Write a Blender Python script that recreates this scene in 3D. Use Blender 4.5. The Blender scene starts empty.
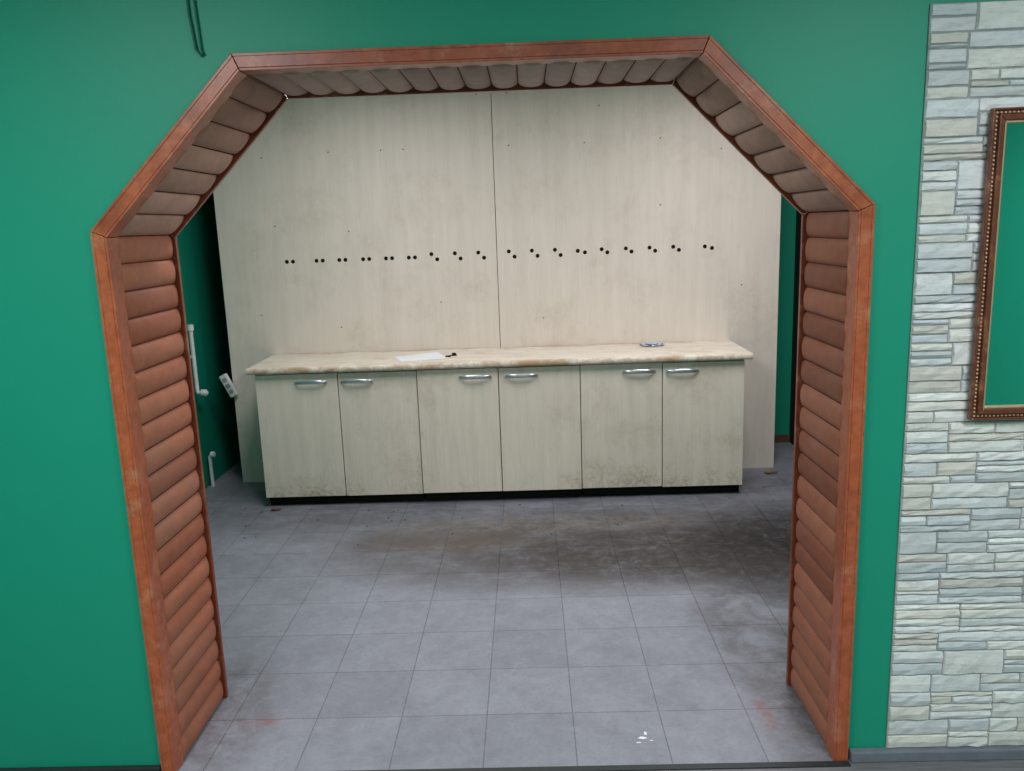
import bpy, bmesh, math, random
from mathutils import Matrix, Vector
random.seed(7)
S=bpy.context.scene
S.view_settings.view_transform='Standard'

def lin(r,g,b):
    f=lambda c:(c/255/12.92) if c/255<=.04045 else ((c/255+.055)/1.055)**2.4
    return (f(r),f(g),f(b),1)

# ---------------------------------------------------------------- materials
class M:
    def __init__(s,name,rough=.6,spec=.4,metal=0):
        s.m=bpy.data.materials.new(name); s.m.use_nodes=True
        s.t=s.m.node_tree; s.b=s.t.nodes['Principled BSDF']
        s.b.inputs['Roughness'].default_value=rough
        s.b.inputs['Specular IOR Level'].default_value=spec
        s.b.inputs['Metallic'].default_value=metal
        s.tc=s.t.nodes.new('ShaderNodeTexCoord')
    def n(s,typ,**k):
        x=s.t.nodes.new(typ)
        for a,v in k.items(): setattr(x,a,v)
        return x
    def l(s,a,b): s.t.links.new(a,b)
    def mapping(s,loc=(0,0,0),scale=(1,1,1)):
        x=s.n('ShaderNodeMapping'); x.inputs['Location'].default_value=loc; x.inputs['Scale'].default_value=scale
        s.l(s.tc.outputs['Object'],x.inputs['Vector']); return x.outputs[0]
    def noise(s,vec,scale=5,detail=4,rough=.55,dist=0):
        x=s.n('ShaderNodeTexNoise'); x.inputs['Scale'].default_value=scale; x.inputs['Detail'].default_value=detail
        x.inputs['Roughness'].default_value=rough; x.inputs['Distortion'].default_value=dist
        s.l(vec,x.inputs['Vector']); return x.outputs['Fac']
    def ramp(s,fac,stops):
        x=s.n('ShaderNodeValToRGB'); e=x.color_ramp.elements
        while len(e)<len(stops): e.new(.5)
        for i,(p,c) in enumerate(stops): e[i].position=p; e[i].color=c if len(c)==4 else (*c,1)
        s.l(fac,x.inputs['Fac']); return x.outputs['Color']
    def rng(s,fac,a,b,c=0,d=1):
        x=s.n('ShaderNodeMapRange'); 
        for i,v in zip(('From Min','From Max','To Min','To Max'),(a,b,c,d)): x.inputs[i].default_value=v
        s.l(fac,x.inputs['Value']); return x.outputs[0]
    def mix(s,fac,a,b,mode='MIX'):
        x=s.n('ShaderNodeMix',data_type='RGBA',blend_type=mode)
        for v,i in ((fac,0),(a,6),(b,7)):
            if hasattr(v,'is_linked'): s.l(v,x.inputs[i])
            else: x.inputs[i].default_value=v
        return x.outputs[2]
    def math(s,op,a,b=0,clamp=False):
        x=s.n('ShaderNodeMath',operation=op,use_clamp=clamp)
        for v,i in ((a,0),(b,1)):
            if hasattr(v,'is_linked'): s.l(v,x.inputs[i])
            else: x.inputs[i].default_value=v
        return x.outputs[0]
    def sep(s,vec):
        x=s.n('ShaderNodeSeparateXYZ'); s.l(vec,x.inputs[0]); return x.outputs
    def color(s,c):
        if hasattr(c,'is_linked'): s.l(c,s.b.inputs['Base Color'])
        else: s.b.inputs['Base Color'].default_value=c
        return s
    def bump(s,h,strength=.3,dist=.005):
        x=s.n('ShaderNodeBump'); x.inputs['Strength'].default_value=strength; x.inputs['Distance'].default_value=dist
        s.l(h,x.inputs['Height']); s.l(x.outputs[0],s.b.inputs['Normal']); return s
    def rough(s,v): s.l(v,s.b.inputs['Roughness']); return s
    def attr(s,name='Col'):
        x=s.n('ShaderNodeAttribute'); x.attribute_name=name; return x.outputs['Color']

def simple(name,c,rough=.5,metal=0,spec=.4,var=.08):
    m=M(name,rough,spec,metal); f=m.noise(m.mapping(),25,3)
    d=tuple(x*(1-var*2) for x in c[:3])+(1,)
    m.color(m.ramp(f,[(.3,d),(.7,c)])); return m.m

def green(name,c):
    m=M(name,.5,.4)
    f=m.noise(m.mapping(),1.3,5); g=m.noise(m.mapping(),90,3)
    a=tuple(x*.93 for x in c[:3])+(1,)
    m.color(m.ramp(f,[(.3,a),(.7,c)])); m.bump(g,.12,.002); return m.m
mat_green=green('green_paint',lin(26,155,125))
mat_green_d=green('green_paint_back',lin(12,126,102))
mat_ceil=simple('ceiling_white',lin(225,225,222),.8)
mat_dark=simple('dark_wall',lin(30,32,32),.8)

# floor tiles
m=M('floor_tiles',.45,.35)
sx=.3121
mp=m.mapping(loc=(.1992-.0015+sx*10,-.2809-.0015+sx*10,0))
br=m.n('ShaderNodeTexBrick',offset=0,squash=1)
for k,v in (('Scale',1),('Mortar Size',.0022),('Mortar Smooth',.4),('Bias',0),('Brick Width',sx),('Row Height',sx)): br.inputs[k].default_value=v
br.inputs['Color1'].default_value=lin(146,149,160); br.inputs['Color2'].default_value=lin(136,139,149); br.inputs['Mortar'].default_value=lin(108,108,114)
m.l(mp,br.inputs['Vector'])
base=br.outputs['Color']
n1=m.noise(m.mapping(),4.5,10,.72,.3); n2=m.noise(m.mapping(),16,8,.75,.5); n3=m.noise(m.mapping(loc=(3,5,0),scale=(1,1.6,1)),3.6,10,.78,.4)
n4=m.noise(m.mapping(),60,5,.7)
base=m.mix(m.rng(n1,.4,.65,0,.45),base,lin(106,106,114))
base=m.mix(m.rng(n2,.48,.7,0,.3),base,lin(164,167,176))
base=m.mix(m.rng(n4,.52,.7,0,.35),base,lin(102,102,108))
o=m.sep(m.tc.outputs['Object'])
def blob(cx,cy,rx,ry):
    a=m.math('MULTIPLY',m.math('SUBTRACT',o[0],cx),1/rx); b=m.math('MULTIPLY',m.math('SUBTRACT',o[1],cy),1/ry)
    r=m.math('ADD',m.math('MULTIPLY',a,a),m.math('MULTIPLY',b,b)); return m.math('SUBTRACT',1,m.math('MULTIPLY',r,r),True)
wet=m.math('ADD',.85,m.math('MULTIPLY',br.outputs['Fac'],.6))
def stain_or_shade(b_,no,lo,hi,amt,col,f0=.3):
    global base
    d=m.math('MULTIPLY',m.math('MULTIPLY',b_,m.rng(no,lo,hi,f0,1)),amt,True)
    base=m.mix(m.math('MULTIPLY',d,wet,True),base,col)
stain_or_shade(blob(-.1,2.65,2.6,.8),n3,.40,.56,.8,lin(74,73,78),.5)
stain_or_shade(blob(.45,1.82,1.8,.62),n3,.38,.53,.95,lin(78,72,69),.5)
stain_or_shade(blob(.8,1.72,1.25,.40),n2,.38,.56,.9,lin(52,46,43),.35)
stain_or_shade(blob(.0,2.2,1.2,.16),n2,.44,.56,.55,lin(128,118,108),.0)
stain_or_shade(blob(1.45,1.72,.7,.8),n2,.34,.52,1,lin(34,31,31),.5)
stain_or_shade(blob(1.15,.9,.5,.9),n1,.4,.6,.7,lin(76,70,70),.2)
stain_or_shade(blob(-1.2,.3,.25,.5),n2,.4,.6,.65,lin(76,69,67),.15)
stain_or_shade(blob(.95,.25,.2,.5),n2,.4,.6,.65,lin(76,69,67),.15)
stain_or_shade(blob(-.55,1.95,.6,.18),n2,.4,.6,.8,lin(96,80,67),.3)
stain_or_shade(blob(-1.02,.26,.11,.03),n2,.42,.6,.5,lin(150,80,74),0)
stain_or_shade(blob(.80,.25,.03,.12),n2,.42,.6,.6,lin(150,80,74),.1)
stain_or_shade(blob(-.2,2.92,1.75,.34),n2,.2,.5,1,lin(24,23,24),.85)  # shade under the cabinets, painted near-black into the tile colour
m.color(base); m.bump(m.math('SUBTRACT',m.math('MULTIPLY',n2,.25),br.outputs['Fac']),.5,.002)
m.rough(m.rng(n1,.3,.7,.42,.66))
mat_tile=m.m
m=M('laminate_floor',.5); f=m.noise(m.mapping(scale=(2,30,1)),3,5); m.color(m.ramp(f,[(.3,lin(98,96,100)),(.7,lin(130,128,132))])); mat_lam=m.m
mat_base=simple('baseboard_grey',lin(120,124,134),.5)
mat_based=simple('baseboard_dark',lin(45,52,52),.5)

# wood
def wood(name,attr,rough,c_dark,c_light,scale,spec=.5,wear=lin(62,32,26)):
    m=M(name,rough,spec)
    f=m.noise(m.mapping(scale=scale),6,6,.6,.3); g=m.noise(m.mapping(),4,8,.75)
    c=m.ramp(f,[(.25,c_dark),(.75,c_light)])
    if attr: c=m.mix(1.0,c,m.attr(),'MULTIPLY')
    c=m.mix(m.rng(g,.5,.7,0,.6),c,wear)
    h=m.noise(m.mapping(loc=(4,4,4)),7,8,.75); c=m.mix(m.rng(h,.54,.68,0,.5),c,lin(210,152,120))
    m.color(c); m.bump(f,.25,.001); return m.m
mat_casing=wood('varnished_wood_casing',True,.34,lin(162,80,50),lin(200,112,76),(6,6,6),.45,lin(104,50,38))
m=M('half_log_siding',.6,.25)
f=m.noise(m.mapping(scale=(1.2,1,1.2)),16,6,.65,.4); g=m.noise(m.mapping(),3,6,.65)
c=m.mix(1,m.ramp(f,[(.25,(.78,.78,.78)),(.75,(1.08,1.08,1.08))]),m.attr(),'MULTIPLY')
c=m.mix(m.rng(g,.46,.7,0,.35),c,lin(154,124,108)); m.color(c); m.bump(f,.2,.001); mat_slat=m.m
mat_groove=simple('siding_groove',lin(84,44,34),.8)

# laminate panels / cabinets
def laminate(name,a,b,dirt,low=0):
    m=M(name,.5,.3)
    f=m.noise(m.mapping(scale=(60,60,2.2)),3,5,.7); f2=m.noise(m.mapping(scale=(9,9,.7)),2,4,.6)
    c=m.mix(.5,m.ramp(f,[(.3,a),(.7,b)]),m.ramp(f2,[(.3,a),(.7,b)]))
    g=m.noise(m.mapping(loc=(2,1,4)),3.2,8,.72,.3); h=m.noise(m.mapping(),40,5,.7)
    c=m.mix(m.math('MULTIPLY',m.rng(g,.5,.72,0,dirt),m.rng(h,.35,.65,.2,1)),c,lin(148,124,100))
    if low:
        z=m.sep(m.tc.outputs['Object'])[2]
        d=m.math('MULTIPLY',m.rng(z,.24,.06,0,1),m.math('MULTIPLY',m.rng(g,.44,.62,.1,1),m.rng(h,.4,.6,.1,1)))
        c=m.mix(m.math('MULTIPLY',d,low),c,lin(130,98,74))
    m.color(c); m.bump(f,.06,.001); return m.m
mat_panel=laminate('panel_laminate',lin(213,200,189),lin(231,220,209),.3)
mat_cab=laminate('cabinet_laminate',lin(205,194,180),lin(229,217,203),.5,.6)
m=M('countertop_laminate',.45,.35)
g=m.noise(m.mapping(scale=(1,2,1)),5,8,.75,.5); h=m.noise(m.mapping(loc=(5,0,0)),30,5,.7)
c=m.ramp(g,[(.38,lin(230,223,210)),(.55,lin(218,208,192)),(.7,lin(194,178,156))])
oo=m.sep(m.tc.outputs['Object'])
edge=m.math('MAXIMUM',m.rng(oo[1],2.63,2.59,0,1),m.rng(oo[1],3.10,3.17,0,1))
c=m.mix(m.math('MULTIPLY',m.math('MULTIPLY',edge,m.rng(g,.44,.60,.0,1)),.7),c,lin(166,122,86))
c=m.mix(m.rng(h,.55,.7,0,.3),c,lin(174,158,138)); m.color(c); mat_top=m.m
mat_hole=simple('black_hole',lin(10,9,8),.95)
mat_metal=simple('satin_metal',lin(215,218,225),.3,.85)
mat_black=simple('black_plastic',lin(14,13,13),.8,0,.2)
mat_white=simple('white_plastic',lin(222,225,225),.4)
mat_cable=simple('painted_cable',lin(12,100,80),.5)
mat_paper=simple('paper',lin(236,239,245),.8,var=.03)
mat_foil=simple('crumpled_film',lin(200,208,222),.25,.3)
mat_rub=simple('rubble',lin(112,108,104),.9,var=.25)
mat_brick=simple('reddish_scrap',lin(118,84,76),.9)
# stone
m=M('stone_cladding',.62,.35)
f=m.noise(m.mapping(scale=(2,2,12)),7,8,.7,.6); g=m.noise(m.mapping(scale=(1,1,2)),45,6,.75); h=m.noise(m.mapping(loc=(1,2,3),scale=(1,1,4)),6,6,.7,.5)
c=m.mix(1,m.ramp(f,[(.28,(.76,.77,.78)),(.46,(.96,.96,.96)),(.7,(1.06,1.06,1.06))]),m.attr(),'MULTIPLY')
c=m.mix(m.rng(h,.54,.68,0,.35),c,lin(206,190,176)); c=m.mix(m.rng(g,.54,.68,0,.3),c,lin(144,150,154)); m.color(c)
m.bump(m.math('ADD',f,m.math('MULTIPLY',g,.6)),.5,.004); mat_stone=m.m
mat_mortar=simple('stone_joint',lin(158,162,163),.9)
mat_frame=wood('mirror_frame_wood',False,.3,lin(96,52,38),lin(132,76,56),(8,8,8),.5,lin(70,34,28))
mat_gold=simple('old_gold',lin(210,180,145),.4,.35)
m=M('mirror_glass',.02,.5,1); m.color((.86,.9,.89,1)); mat_mirror=m.m

# ---------------------------------------------------------------- geometry helpers
def link(o,parent=None):
    S.collection.objects.link(o)
    if parent: o.parent=parent
    return o
def empty(name):
    e=bpy.data.objects.new(name,None); e.empty_display_size=.1; return link(e)
def fin(bm,name,mats,parent=None,bevel=0,smooth=False,seg=2):
    bmesh.ops.recalc_face_normals(bm,faces=bm.faces)
    me=bpy.data.meshes.new(name); bm.to_mesh(me); bm.free()
    for x in (mats if isinstance(mats,(list,tuple)) else [mats]): me.materials.append(x)
    if smooth:
        for p in me.polygons: p.use_smooth=True
    o=link(bpy.data.objects.new(name,me),parent)
    if bevel:
        b=o.modifiers.new('bevel','BEVEL'); b.width=bevel; b.segments=seg; b.limit_method='ANGLE'
    return o
def setc(bm,faces,col):
    L=bm.loops.layers.float_color.get('Col') or bm.loops.layers.float_color.new('Col')
    for f in faces:
        for l in f.loops: l[L]=(*col[:3],1)
def box(bm,x0,x1,y0,y1,z0,z1,mi=0,col=None,M_=None):
    vs=[bm.verts.new(Vector(p)) for p in ((x0,y0,z0),(x1,y0,z0),(x1,y1,z0),(x0,y1,z0),(x0,y0,z1),(x1,y0,z1),(x1,y1,z1),(x0,y1,z1))]
    if M_ is not None:
        for v in vs: v.co=M_@v.co
    fs=[bm.faces.new([vs[i] for i in q]) for q in ((3,2,1,0),(4,5,6,7),(0,1,5,4),(1,2,6,5),(2,3,7,6),(3,0,4,7))]
    for f in fs: f.material_index=mi
    if col: setc(bm,fs,col)
    return fs
def boxo(name,x0,x1,y0,y1,z0,z1,mat,parent=None,bevel=0):
    bm=bmesh.new(); box(bm,x0,x1,y0,y1,z0,z1); return fin(bm,name,mat,parent,bevel)
def prism_xz(bm,pts,y0,y1,mi=0,col=None):
    a=[bm.verts.new((p[0],y0,p[1])) for p in pts]; b=[bm.verts.new((p[0],y1,p[1])) for p in pts]; n=len(pts)
    fs=[bm.faces.new(a),bm.faces.new(b[::-1])]+[bm.faces.new((a[i],b[i],b[(i+1)%n],a[(i+1)%n])) for i in range(n)]
    for f in fs: f.material_index=mi
    if col: setc(bm,fs,col)
    return fs
def tube(name,pts,r,mat,parent=None,res=6):
    cu=bpy.data.curves.new(name,'CURVE'); cu.dimensions='3D'; cu.bevel_depth=r; cu.bevel_resolution=res; cu.use_fill_caps=True
    sp=cu.splines.new('POLY'); sp.points.add(len(pts)-1)
    for p,q in zip(sp.points,pts): p.co=(*q,1)
    o=bpy.data.objects.new(name,cu); cu.materials.append(mat); S.collection.objects.link(o)
    dg=bpy.context.evaluated_depsgraph_get(); me=bpy.data.meshes.new_from_object(o.evaluated_get(dg))
    bpy.data.objects.remove(o); o=bpy.data.objects.new(name,me)
    for p in me.polygons: p.use_smooth=True
    return link(o,parent)

# ---------------------------------------------------------------- room shell
XL,XR,XFR,CZ=-2.32,2.02,3.0,2.75
TY=.44; YB=3.85; YF=-5.0
out=[(-1.266,0),(-1.266,1.775),(-.805,2.246),(.520,2.243),(.993,1.775),(.993,0)]
def offs(line,d):   # offset open polyline toward the opening
    res=[]
    n=len(line)
    def nrm(a,b):
        t=Vector((b[0]-a[0],b[1]-a[1])).normalized(); return Vector((t.y,-t.x))
    for i,p in enumerate(line):
        if i==0: nn=nrm(line[0],line[1]); res.append((p[0]+nn.x*d,p[1]+nn.y*d)); continue
        if i==n-1: nn=nrm(line[-2],line[-1]); res.append((p[0]+nn.x*d,p[1]+nn.y*d)); continue
        a=nrm(line[i-1],p); b=nrm(p,line[i+1]); m_=(a+b); m_=m_/m_.dot(a)
        res.append((p[0]+m_.x*d,p[1]+m_.y*d))
    return res
ho=offs(out,.008)
bm=bmesh.new()
prism_xz(bm,[(XL,0),ho[0],ho[1],ho[2],(ho[2][0],CZ),(XL,CZ)],0,TY)
prism_xz(bm,[ho[5],(XFR,0),(XFR,CZ),(ho[3][0],CZ),ho[3],ho[4]],0,TY)
prism_xz(bm,[ho[2],ho[3],(ho[3][0],CZ),(ho[2][0],CZ)],0,TY)
fin(bm,'wall_front',mat_green)
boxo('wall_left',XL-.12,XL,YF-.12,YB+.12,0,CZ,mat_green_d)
boxo('wall_back',XL,XR,YB,YB+.12,0,CZ,mat_green)
boxo('wall_right',XR,XR+.12,TY,YB+.12,0,CZ,mat_dark)
boxo('wall_right_front',XFR,XFR+.12,YF-.12,TY,0,CZ,mat_green)
boxo('wall_rear',XL,XFR,YF-.12,YF,0,CZ,mat_green)
boxo('ceiling',XL-.12,XFR+.12,YF-.12,YB+.12,CZ,CZ+.1,mat_ceil)
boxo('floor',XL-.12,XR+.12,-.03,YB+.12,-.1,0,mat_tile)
boxo('floor_entry',XL-.12,XFR+.12,YF-.12,-.03,-.1,0,mat_lam)
boxo('trim_1',-1.266,.993,-.045,-.02,0,.004,mat_based)
boxo('baseboard_front_right',1.0,XFR,-.03,-.001,0,.038,mat_base,bevel=.005)
boxo('baseboard_front_left',XL,-1.27,-.02,-.001,0,.028,mat_based,bevel=.004)
boxo('baseboard_back',1.72,XR,YB-.02,YB,0,.06,simple('brown_skirting',lin(105,80,60)))

# ---------------------------------------------------------------- arch
arch=empty('wooden_archway')
cas_col=[(1,.95,.9),(1,.97,.95),(.80,.68,.72),(1,.97,.95),(.96,.90,.87)]
def ring(bm,d0,d1,y0,y1,gap=.0012,cols=None):
    a=offs(out,d0); b=offs(out,d1)
    for i in range(5):
        p,q,r,s=[Vector(v) for v in (a[i],a[i+1],b[i+1],b[i])]
        t=(q-p).normalized()*gap
        prism_xz(bm,[tuple(p+(t if i>0 else t*0)),tuple(q-(t if i<4 else t*0)),tuple(r-(t if i<4 else t*0)),tuple(s+(t if i>0 else t*0))],y0,y1,0,(cols or cas_col)[i])
bm=bmesh.new()
ring(bm,0,.038,-.016,-.0005)
ring(bm,.0385,.046,-.016,.05)
ring(bm,0,.008,-.018,-.016)
fin(bm,'front_casing',mat_casing,arch,.003)
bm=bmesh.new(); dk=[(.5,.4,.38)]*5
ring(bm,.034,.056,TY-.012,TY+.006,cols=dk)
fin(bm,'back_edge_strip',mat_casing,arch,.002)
# half-log slats
lin_o=offs(out,.036)
bm=bmesh.new()
segc=[((172,102,76),(196,128,100)),((178,132,112),(208,168,148)),((182,154,140),(216,188,174)),((176,134,118),(208,168,150)),((144,82,62),(172,108,84))]
for i in range(5):
    a,b=Vector(lin_o[i]),Vector(lin_o[i+1]); L=(b-a).length; t=(b-a)/L; nn=Vector((t.y,-t.x))
    n=max(3,round(L/(.085 if i in(0,4) else .088))); p=L/n
    c=[a-nn*.02,b-nn*.02,b+nn*.001,a+nn*.001]
    prism_xz(bm,[tuple(v) for v in c],.03,TY-.001,1,(1,1,1))
    for k in range(n):
        lo,hi=segc[i]; w=random.random(); jit=random.uniform(.95,1.04)
        col=lin(*[min(255,(lo[j]+(hi[j]-lo[j])*w)*jit) for j in range(3)])
        N=14; hh=.017+random.uniform(-.001,.001)
        pr=[]
        for j in range(N+1):
            u=j/N; pr.append((a+t*((k+.005+u*.99)*p),hh*(1-abs(2*u-1)**2.2)**.6-.001))
        rows=[]
        for y,s in zip([.045,.056,.2,TY-.035,TY-.014],[.6,1,1.0,1,.6]):
            rows.append([bm.verts.new(((q+nn*h*s).x,y,(q+nn*h*s).y)) for q,h in pr])
        fs=[]
        for r0,r1 in zip(rows,rows[1:]):
            for j in range(N): fs.append(bm.faces.new((r0[j],r0[j+1],r1[j+1],r1[j])))
        fs.append(bm.faces.new(rows[0])); fs.append(bm.faces.new(rows[-1][::-1]))
        for f in fs: f.smooth=True
        setc(bm,fs,col)
fin(bm,'half_log_lining',[mat_slat,mat_groove],arch)

# ---------------------------------------------------------------- back panel with holes
YP=3.184
bp=empty('laminate_panel')
boxo('panel_sheet_1',-2.096,-.206,YP,YP+.018,0,CZ-.03,mat_panel,bp,.0012)
boxo('panel_sheet_2',-.202,1.702,YP,YP+.018,0,CZ-.03,mat_panel,bp,.0012)
boxo('panel_backing',-2.09,1.695,YP+.018,YP+.03,0,CZ-.03,mat_hole,bp)
bm=bmesh.new()
def disc(x,z,r,seg=14):
    c=[bm.verts.new((x+r*math.cos(2*math.pi*k/seg),YP-.0012,z+r*math.sin(2*math.pi*k/seg))) for k in range(seg)]
    b=[bm.verts.new((v.co.x,YP+.002,v.co.z)) for v in c]
    bm.faces.new(c)
    for k in range(seg): bm.faces.new((c[k],b[k],b[(k+1)%seg],c[(k+1)%seg]))
hx=[290,320,343,367,390,413,435.5,459,482.5,513,536,559,582.5,605.5,629.5,653,676.5,708.5]
for k,px in enumerate(hx):
    x=-1.618+(px-290)*.00679
    dz=0 if k<6 else (.018 if k<12 else .011); dx=.021 if k<6 else .019
    if k in(12,17): dz=.006; dx=.024
    disc(x-dx,1.560+dz,.0135); disc(x+dx,1.560-dz,.0135)
for x,z in [(-1.75,2.25),(-1.3,2.27),(-.95,2.27),(-.8,2.27),(-.1,2.27),(.4,2.27),(.9,2.28),(1.3,2.2),(-1.85,1.2),(-1.3,1.1),(-.6,1.25),(-.1,2.6),(-.3,2.6),(.5,2.5),(-1.2,1.75),(1.45,1.3),(.1,1.12),(-1.7,1.8),(.9,1.85)]: disc(x,z,.0045,8)
fin(bm,'drilled_holes',mat_hole,bp)
boxo('seam_bracket',-.22,-.185,YP-.006,YP,2.60,2.63,mat_metal,bp)

# ---------------------------------------------------------------- cabinets
YC=2.6227; x0c=-1.746; wd=(1.337+1.746)/6; ZB=.068; ZT=.882
for c in range(3):
    cab=empty('kitchen_base_cabinet' if c==0 else f'kitchen_base_cabinet.{c:03d}')
    a=x0c+c*2*wd; b=a+2*wd
    bm=bmesh.new(); t=.016
    box(bm,a+.002,a+t,YC+.019,YP-.006,ZB,ZT); box(bm,b-t,b-.002,YC+.019,YP-.006,ZB,ZT)
    box(bm,a+t,b-t,YC+.019,YP-.006,ZB,ZB+t); box(bm,a+t,b-t,YC+.019,YC+.1,ZT-t,ZT); box(bm,a+t,b-t,YP-.012,YP-.006,ZB+t,ZT)
    fin(bm,'carcass',mat_cab,cab,.001)
    for k in range(2):
        da=a+k*wd+.0025; db=da+wd-.005; dz=[0,-.003,.002,0,.003,-.002][c*2+k]
        if c==0 and k==0: db+=.012
        if c==0 and k==1: da+=.012
        yo=[0,.003,-.004,.0,.002,0][c*2+k]
        bm=bmesh.new(); box(bm,da,db,YC+yo,YC+.017+max(yo,0)*.3,ZB+dz,ZT-.006+dz); fin(bm,f'door_{k+1}',mat_cab,cab,.002)
        hc=(a+wd-.145 if k==0 else a+wd+.145) + [ -.012,-.01,.0,.0,-.0,-.02][c*2+k]; hz=.822+dz
        bm=bmesh.new(); N=16; prev=None; hl=.102
        for j in range(N+1):
            u=-1+2*j/N; x=hc+u*hl; y=YC+yo-.004-.026*(1-u**4); z=hz+.006*(1-u*u); hw=.013*(1-.25*u*u)
            ring_=[bm.verts.new(p) for p in ((x,y,z-hw),(x,y-.003,z-hw*.5),(x,y-.003,z+hw*.5),(x,y,z+hw),(x,y+.004,z+hw*.6),(x,y+.004,z-hw*.6))]
            if prev:
                for q in range(6): bm.faces.new((prev[q],ring_[q],ring_[(q+1)%6],prev[(q+1)%6]))
            else: bm.faces.new(ring_)
            prev=ring_
        bm.faces.new(prev[::-1])
        for sx_ in(-1,1): box(bm,hc+sx_*hl*.93-.008,hc+sx_*hl*.93+.008,YC+yo-.008,YC+yo+.001,hz-.007,hz+.008)
        fin(bm,f'handle_{k+1}',mat_metal,cab,.001,True)
    bm=bmesh.new()
    for lx in (a+.06,b-.06,):
        for ly in (YC+.10,YP-.08):
            for r,z0,z1 in ((.016,.008,ZB),(.026,0,.010),(.024,ZB-.012,ZB)):
                bmesh.ops.create_cone(bm,cap_ends=True,segments=14,radius1=r,radius2=r,depth=z1-z0,matrix=Matrix.Translation((lx,ly,(z0+z1)/2)))
    fin(bm,'legs',mat_black,cab)
    boxo('gap_shade',a+.01,b-.01,YC+.050,YC+.066,0,ZB-.002,mat_black,cab)  # black board added to stand in for shade in the gap between the feet
# countertop
bm=bmesh.new(); prof=[]
for k in range(9):
    a=math.pi*(1.5-k/8)
    prof.append((YC-.026+.012*math.cos(a),.905+.0195*math.sin(a)))
prof=[(YP-.004,.8855)]+prof+[(YP-.004,.9245)]
xa,xb=-1.785,1.375
A=[bm.verts.new((xa,*p)) for p in prof]; B=[bm.verts.new((xb,*p)) for p in prof]; n=len(prof)
bm.faces.new(A[::-1]); bm.faces.new(B)
for k in range(n): bm.faces.new((A[k],B[k],B[(k+1)%n],A[(k+1)%n]))
fin(bm,'kitchen_countertop',mat_top,None,.0015)
CT=.9245
def rot_box(name,cx,cy,cz,sx_,sy,sz,ang,mat,parent=None,tilt=0,bevel=0):
    bm=bmesh.new(); box(bm,-sx_/2,sx_/2,-sy/2,sy/2,0,sz,M_=Matrix.Translation((cx,cy,cz))@Matrix.Rotation(ang,4,'Z')@Matrix.Rotation(tilt,4,'X')); return fin(bm,name,mat,parent,bevel)
bm=bmesh.new(); g=[[None]*9 for _ in range(9)]
for i in range(9):
    for j in range(9):
        u,v=i/8-.5,j/8-.5; z=.001+.012*max(0,u+v-.3)+.006*max(0,-u-.3)
        p=Matrix.Rotation(.35,4,'Z')@Vector((u*.30,v*.25,z)); g[i][j]=bm.verts.new((p.x-.72,p.y+2.84,p.z+CT))
for i in range(8):
    for j in range(8): bm.faces.new((g[i][j],g[i+1][j],g[i+1][j+1],g[i][j+1]))
fin(bm,'paper_sheet',mat_paper,smooth=True)
br_=empty('metal_bracket')
rot_box('plate',-.515,2.87,CT,.07,.022,.004,.3,mat_black,br_); rot_box('tab',-.50,2.88,CT+.003,.02,.02,.014,.6,mat_black,br_); rot_box('plate_2',-.535,2.83,CT,.035,.015,.006,-.4,mat_black,br_)
def lump(name,cx,cy,cz,rx,ry,rz,mat,n=2,j=.25):
    bm=bmesh.new(); bmesh.ops.create_icosphere(bm,subdivisions=n,radius=1)
    for v in bm.verts:
        s=1+random.uniform(-j,j); v.co=Vector((cx+v.co.x*rx*s,cy+v.co.y*ry*s,cz+max(-rz,v.co.z*rz*s)+rz))
    return fin(bm,name,mat)
lump('crumpled_plastic_film',.82,3.03,CT-.0,.075,.05,.013,mat_foil,3,.35)
bm=bmesh.new()
for _ in range(90):
    x=random.uniform(-1.9,1.9); y=random.gauss(2.5,.25)
    if y>3.1 or y<1.2: continue
    r=random.uniform(.002,.0065); mt=Matrix.Translation((x,y,r*.5))@Matrix.Rotation(random.random()*6,4,'Z')@Matrix.Diagonal((r*random.uniform(1,2),r,r*.55,1))
    bmesh.ops.create_icosphere(bm,subdivisions=1,radius=1,matrix=mt)
fin(bm,'floor_debris',mat_rub)
lump('brick_scrap',-1.67,2.57,0,.032,.02,.010,mat_brick,2,.25)
lump('rag_scrap',1.64,3.05,0,.045,.03,.012,simple('tan_rag',lin(130,114,92),.9),2,.3)
# dried paint spill
bm=bmesh.new()
for (cx,cy,rx,ry) in ((.345,.125,.018,.007),(.36,.15,.006,.012),(.33,.10,.01,.004),(.375,.11,.006,.003)):
    vs=[bm.verts.new((cx+rx*math.cos(k*.4488)*random.uniform(.6,1.2),cy+ry*math.sin(k*.4488)*random.uniform(.6,1.2),.0012)) for k in range(14)]; bm.faces.new(vs)
fin(bm,'paint_splash',mat_paper)

# ---------------------------------------------------------------- left side fittings
pp=empty('water_pipe')
xw=XL+.035
tube('riser',[(xw,3.02,1.16),(xw,3.02,.72),(xw+.005,3.02,.70),(xw+.07,3.02,.70)],.014,mat_white,pp)
tube('collar',[(xw,3.02,1.17),(xw,3.02,1.13)],.022,mat_white,pp)
tube('elbow_cap',[(xw+.03,3.02,.70),(xw+.06,3.02,.70)],.024,mat_white,pp)
tube('wall_clip',[(XL+.002,3.02,.95),(xw,3.02,.95)],.012,mat_white,pp)
pp2=empty('water_pipe.001')
xq=XL+.03
tube('stub',[(xq,3.12,.0),(xq,3.12,.22),(xq+.02,3.12,.235)],.013,mat_white,pp2)
tube('collar',[(xq+.01,3.12,.235),(xq+.035,3.12,.235)],.02,mat_white,pp2)
sk=empty('power_strip')
mt=Matrix.Translation((-2.115,YP-.03,.72))@Matrix.Rotation(math.radians(-25),4,'Y')
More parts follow.
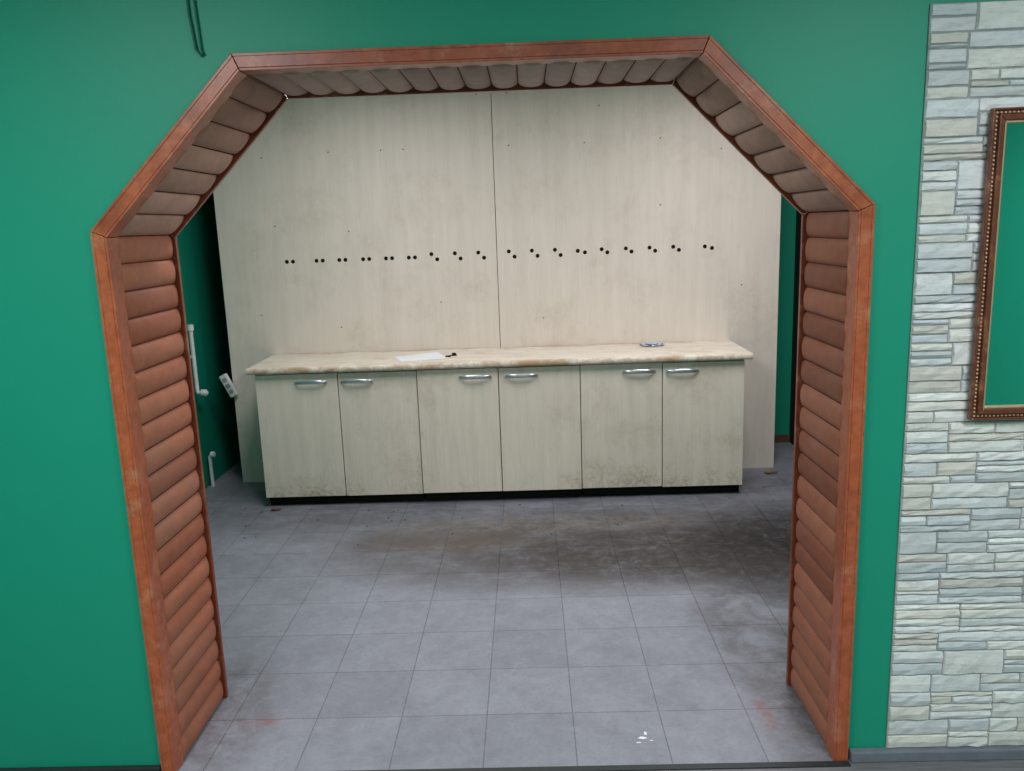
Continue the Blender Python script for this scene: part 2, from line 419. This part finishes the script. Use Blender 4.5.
bm=bmesh.new(); box(bm,-.028,.028,-.018,.018,-.085,.085,M_=mt); fin(bm,'body',mat_white,sk,.008,seg=3)
bm=bmesh.new()
for zz in(-.045,0,.045):
    bmesh.ops.create_cone(bm,cap_ends=True,segments=16,radius1=.016,radius2=.016,depth=.003,matrix=mt@Matrix.Translation((0,-.019,zz))@Matrix.Rotation(math.pi/2,4,'X'))
fin(bm,'sockets',simple('socket_grey',lin(150,155,155)),sk)
tube('cord',[(-2.15,YP-.03,.79),(-2.16,YP-.02,.81),(-2.16,YP+.03,.82),(-2.12,YP+.06,.80)],.004,mat_black,sk)

cb=empty('hanging_cable')
tube('strand_1',[(-.918,-.006,CZ),(-.915,-.006,2.36),(-.905,-.007,2.262),(-.892,-.008,2.245),(-.885,-.008,2.252)],.0035,mat_cable,cb)
tube('strand_2',[(-.896,-.006,CZ),(-.896,-.006,2.38),(-.890,-.007,2.26),(-.886,-.008,2.250)],.003,mat_cable,cb)

# ---------------------------------------------------------------- stone cladding
bm=bmesh.new(); X0,X1=1.119,XFR-.005; Z0,Z1=.038,2.302
box(bm,X0,X1,-.006,-.0015,Z0,Z1,1,(1,1,1))
def stone(xa,xb,za,zb):
    g=.0009; xa+=g;xb-=g;za+=g;zb-=g
    d=random.uniform(.009,.015); ins=min(.003,(zb-za)*.16)
    nx=max(2,int((xb-xa)/.03))
    pal=random.choice([(236,236,238),(228,230,234),(240,239,236),(218,220,222),(230,226,218),(222,216,208),(208,212,216),(244,243,240),(236,233,228)])
    k=random.uniform(.94,1.02); col=lin(*[min(255,c*k) for c in pal])
    fs=[]; rows=[]
    am=random.uniform(.0005,.0022)
    for (z,yy,ix) in ((za,-.003,0),(za+ins,-d,ins),((za+zb)/2,-d-.002,ins),(zb-ins,-d,ins),(zb,-.003,0)):
        r=[]
        for i in range(nx+1):
            x=xa+ix+(xb-xa-2*ix)*i/nx
            jz=random.uniform(-am,am) if 0<i<nx else 0
            r.append(bm.verts.new((x,yy+(random.uniform(-.0025,.0025) if yy<-.004 else 0),z+jz)))
        rows.append(r)
    for a,b in zip(rows,rows[1:]):
        for i in range(nx): fs.append(bm.faces.new((a[i],a[i+1],b[i+1],b[i])))
    fs.append(bm.faces.new([r[0] for r in rows][::-1])); fs.append(bm.faces.new([r[-1] for r in rows]))
    setc(bm,fs,col)
z=Z0
while z<Z1-.02:
    h=random.uniform(.062,.105)
    if Z1-z-h<.05: h=Z1-z
    x=X0
    first=True
    while x<X1-.01:
        w=random.uniform(.12,.30)
        if first: w=random.uniform(.08,.22); first=False
        if X1-x-w<.06: w=X1-x
        n=random.choice([1,2,2,2,3,3]) if h<.085 else random.choice([2,2,3,3,4])
        cuts=[0]+sorted([ (k+1)/n+random.uniform(-.09,.09) for k in range(n-1)])+[1]
        for a,b in zip(cuts,cuts[1:]):
            if n>1 and random.random()<.25 and w>.18:
                q=random.uniform(.35,.65); stone(x,x+w*q,z+a*h,z+b*h); stone(x+w*q,x+w,z+a*h,z+b*h)
            else: stone(x,x+w,z+a*h,z+b*h)
        x+=w
    z+=h
fin(bm,'stone_cladding',[mat_stone,mat_mortar])

# ---------------------------------------------------------------- mirror
mi=empty('framed_mirror')
YM=-.004
mx0,mx1,mz0,mz1=1.290,1.93,1.138,2.020
def rring(bm,d0,d1,y0,y1):
    a=[(mx0+d0,mz0+d0),(mx1-d0,mz0+d0),(mx1-d0,mz1-d0),(mx0+d0,mz1-d0)]; b=[(mx0+d1,mz0+d1),(mx1-d1,mz0+d1),(mx1-d1,mz1-d1),(mx0+d1,mz1-d1)]
    for i in range(4):
        j=(i+1)%4; prism_xz(bm,[a[i],a[j],b[j],b[i]],y0+YM,y1+YM)
bm=bmesh.new(); rring(bm,0,.007,-.040,-.019); rring(bm,.007,.018,-.034,-.019); rring(bm,.018,.034,-.044,-.019); fin(bm,'frame',mat_frame,mi,.003)
bm=bmesh.new(); rring(bm,.034,.041,-.038,-.022); fin(bm,'inner_lip',mat_gold,mi,.002)
bm=bmesh.new()
def bead(x,z): bmesh.ops.create_icosphere(bm,subdivisions=1,radius=.0042,matrix=Matrix.Translation((x,-.035+YM,z)))
k=.0125; nz=int((mz1-mz0-2*k)/.0115); nx=int((mx1-mx0-2*k)/.0115)
for i in range(nz+1):
    z=mz0+k+(mz1-mz0-2*k)*i/nz; bead(mx0+k,z); bead(mx1-k,z)
for i in range(1,nx):
    x=mx0+k+(mx1-mx0-2*k)*i/nx; bead(x,mz0+k); bead(x,mz1-k)
fin(bm,'beading',mat_gold,mi,0,True)
boxo('glass',mx0+.038,mx1-.038,-.029+YM,-.025+YM,mz0+.038,mz1-.038,mat_mirror,mi)
boxo('backing',mx0+.01,mx1-.01,-.025+YM,-.019+YM,mz0+.01,mz1-.01,mat_black,mi)

# ---------------------------------------------------------------- lights
def ceil_light(name,x,y,sx_,sy,power,col=(.95,.97,1)):
    e=empty(name)
    boxo('housing',x-sx_/2-.03,x+sx_/2+.03,y-sy/2-.03,y+sy/2+.03,CZ-.04,CZ,mat_white,e,.005)
    L=bpy.data.lights.new(name+'_lamp','AREA'); L.shape='RECTANGLE'; L.size=sx_; L.size_y=sy; L.energy=power; L.color=col
    o=bpy.data.objects.new('lamp',L); link(o,e); o.location=(x,y,CZ-.05)
ceil_light('ceiling_light',-1.45,-1.9,.6,1.2,54)
ceil_light('ceiling_light.001',1.45,-1.9,.6,1.2,50)
ceil_light('ceiling_light.002',-.9,1.6,.6,1.0,32,(1,.96,.98))
ceil_light('ceiling_light.003',1.25,1.6,.6,1.0,42,(1,.96,.98))
ceil_light('ceiling_light.004',0,-4.0,1.2,.6,45)
w=bpy.data.worlds.new('world'); S.world=w; w.use_nodes=True
w.node_tree.nodes['Background'].inputs[0].default_value=(.75,.85,1,1); w.node_tree.nodes['Background'].inputs[1].default_value=.3

# ---------------------------------------------------------------- camera
p,r,y=.1942,-.0356,.0239
cam=bpy.data.cameras.new('camera'); cam.sensor_width=36; cam.sensor_fit='HORIZONTAL'; cam.lens=1.0167*800*36/1024
co=bpy.data.objects.new('camera',cam); link(co)
co.matrix_world=Matrix.Translation((0,-2.3989,1.75))@Matrix.Rotation(y,4,'Z')@Matrix.Rotation(math.pi/2-p,4,'X')@Matrix.Rotation(r,4,'Z')
S.camera=co
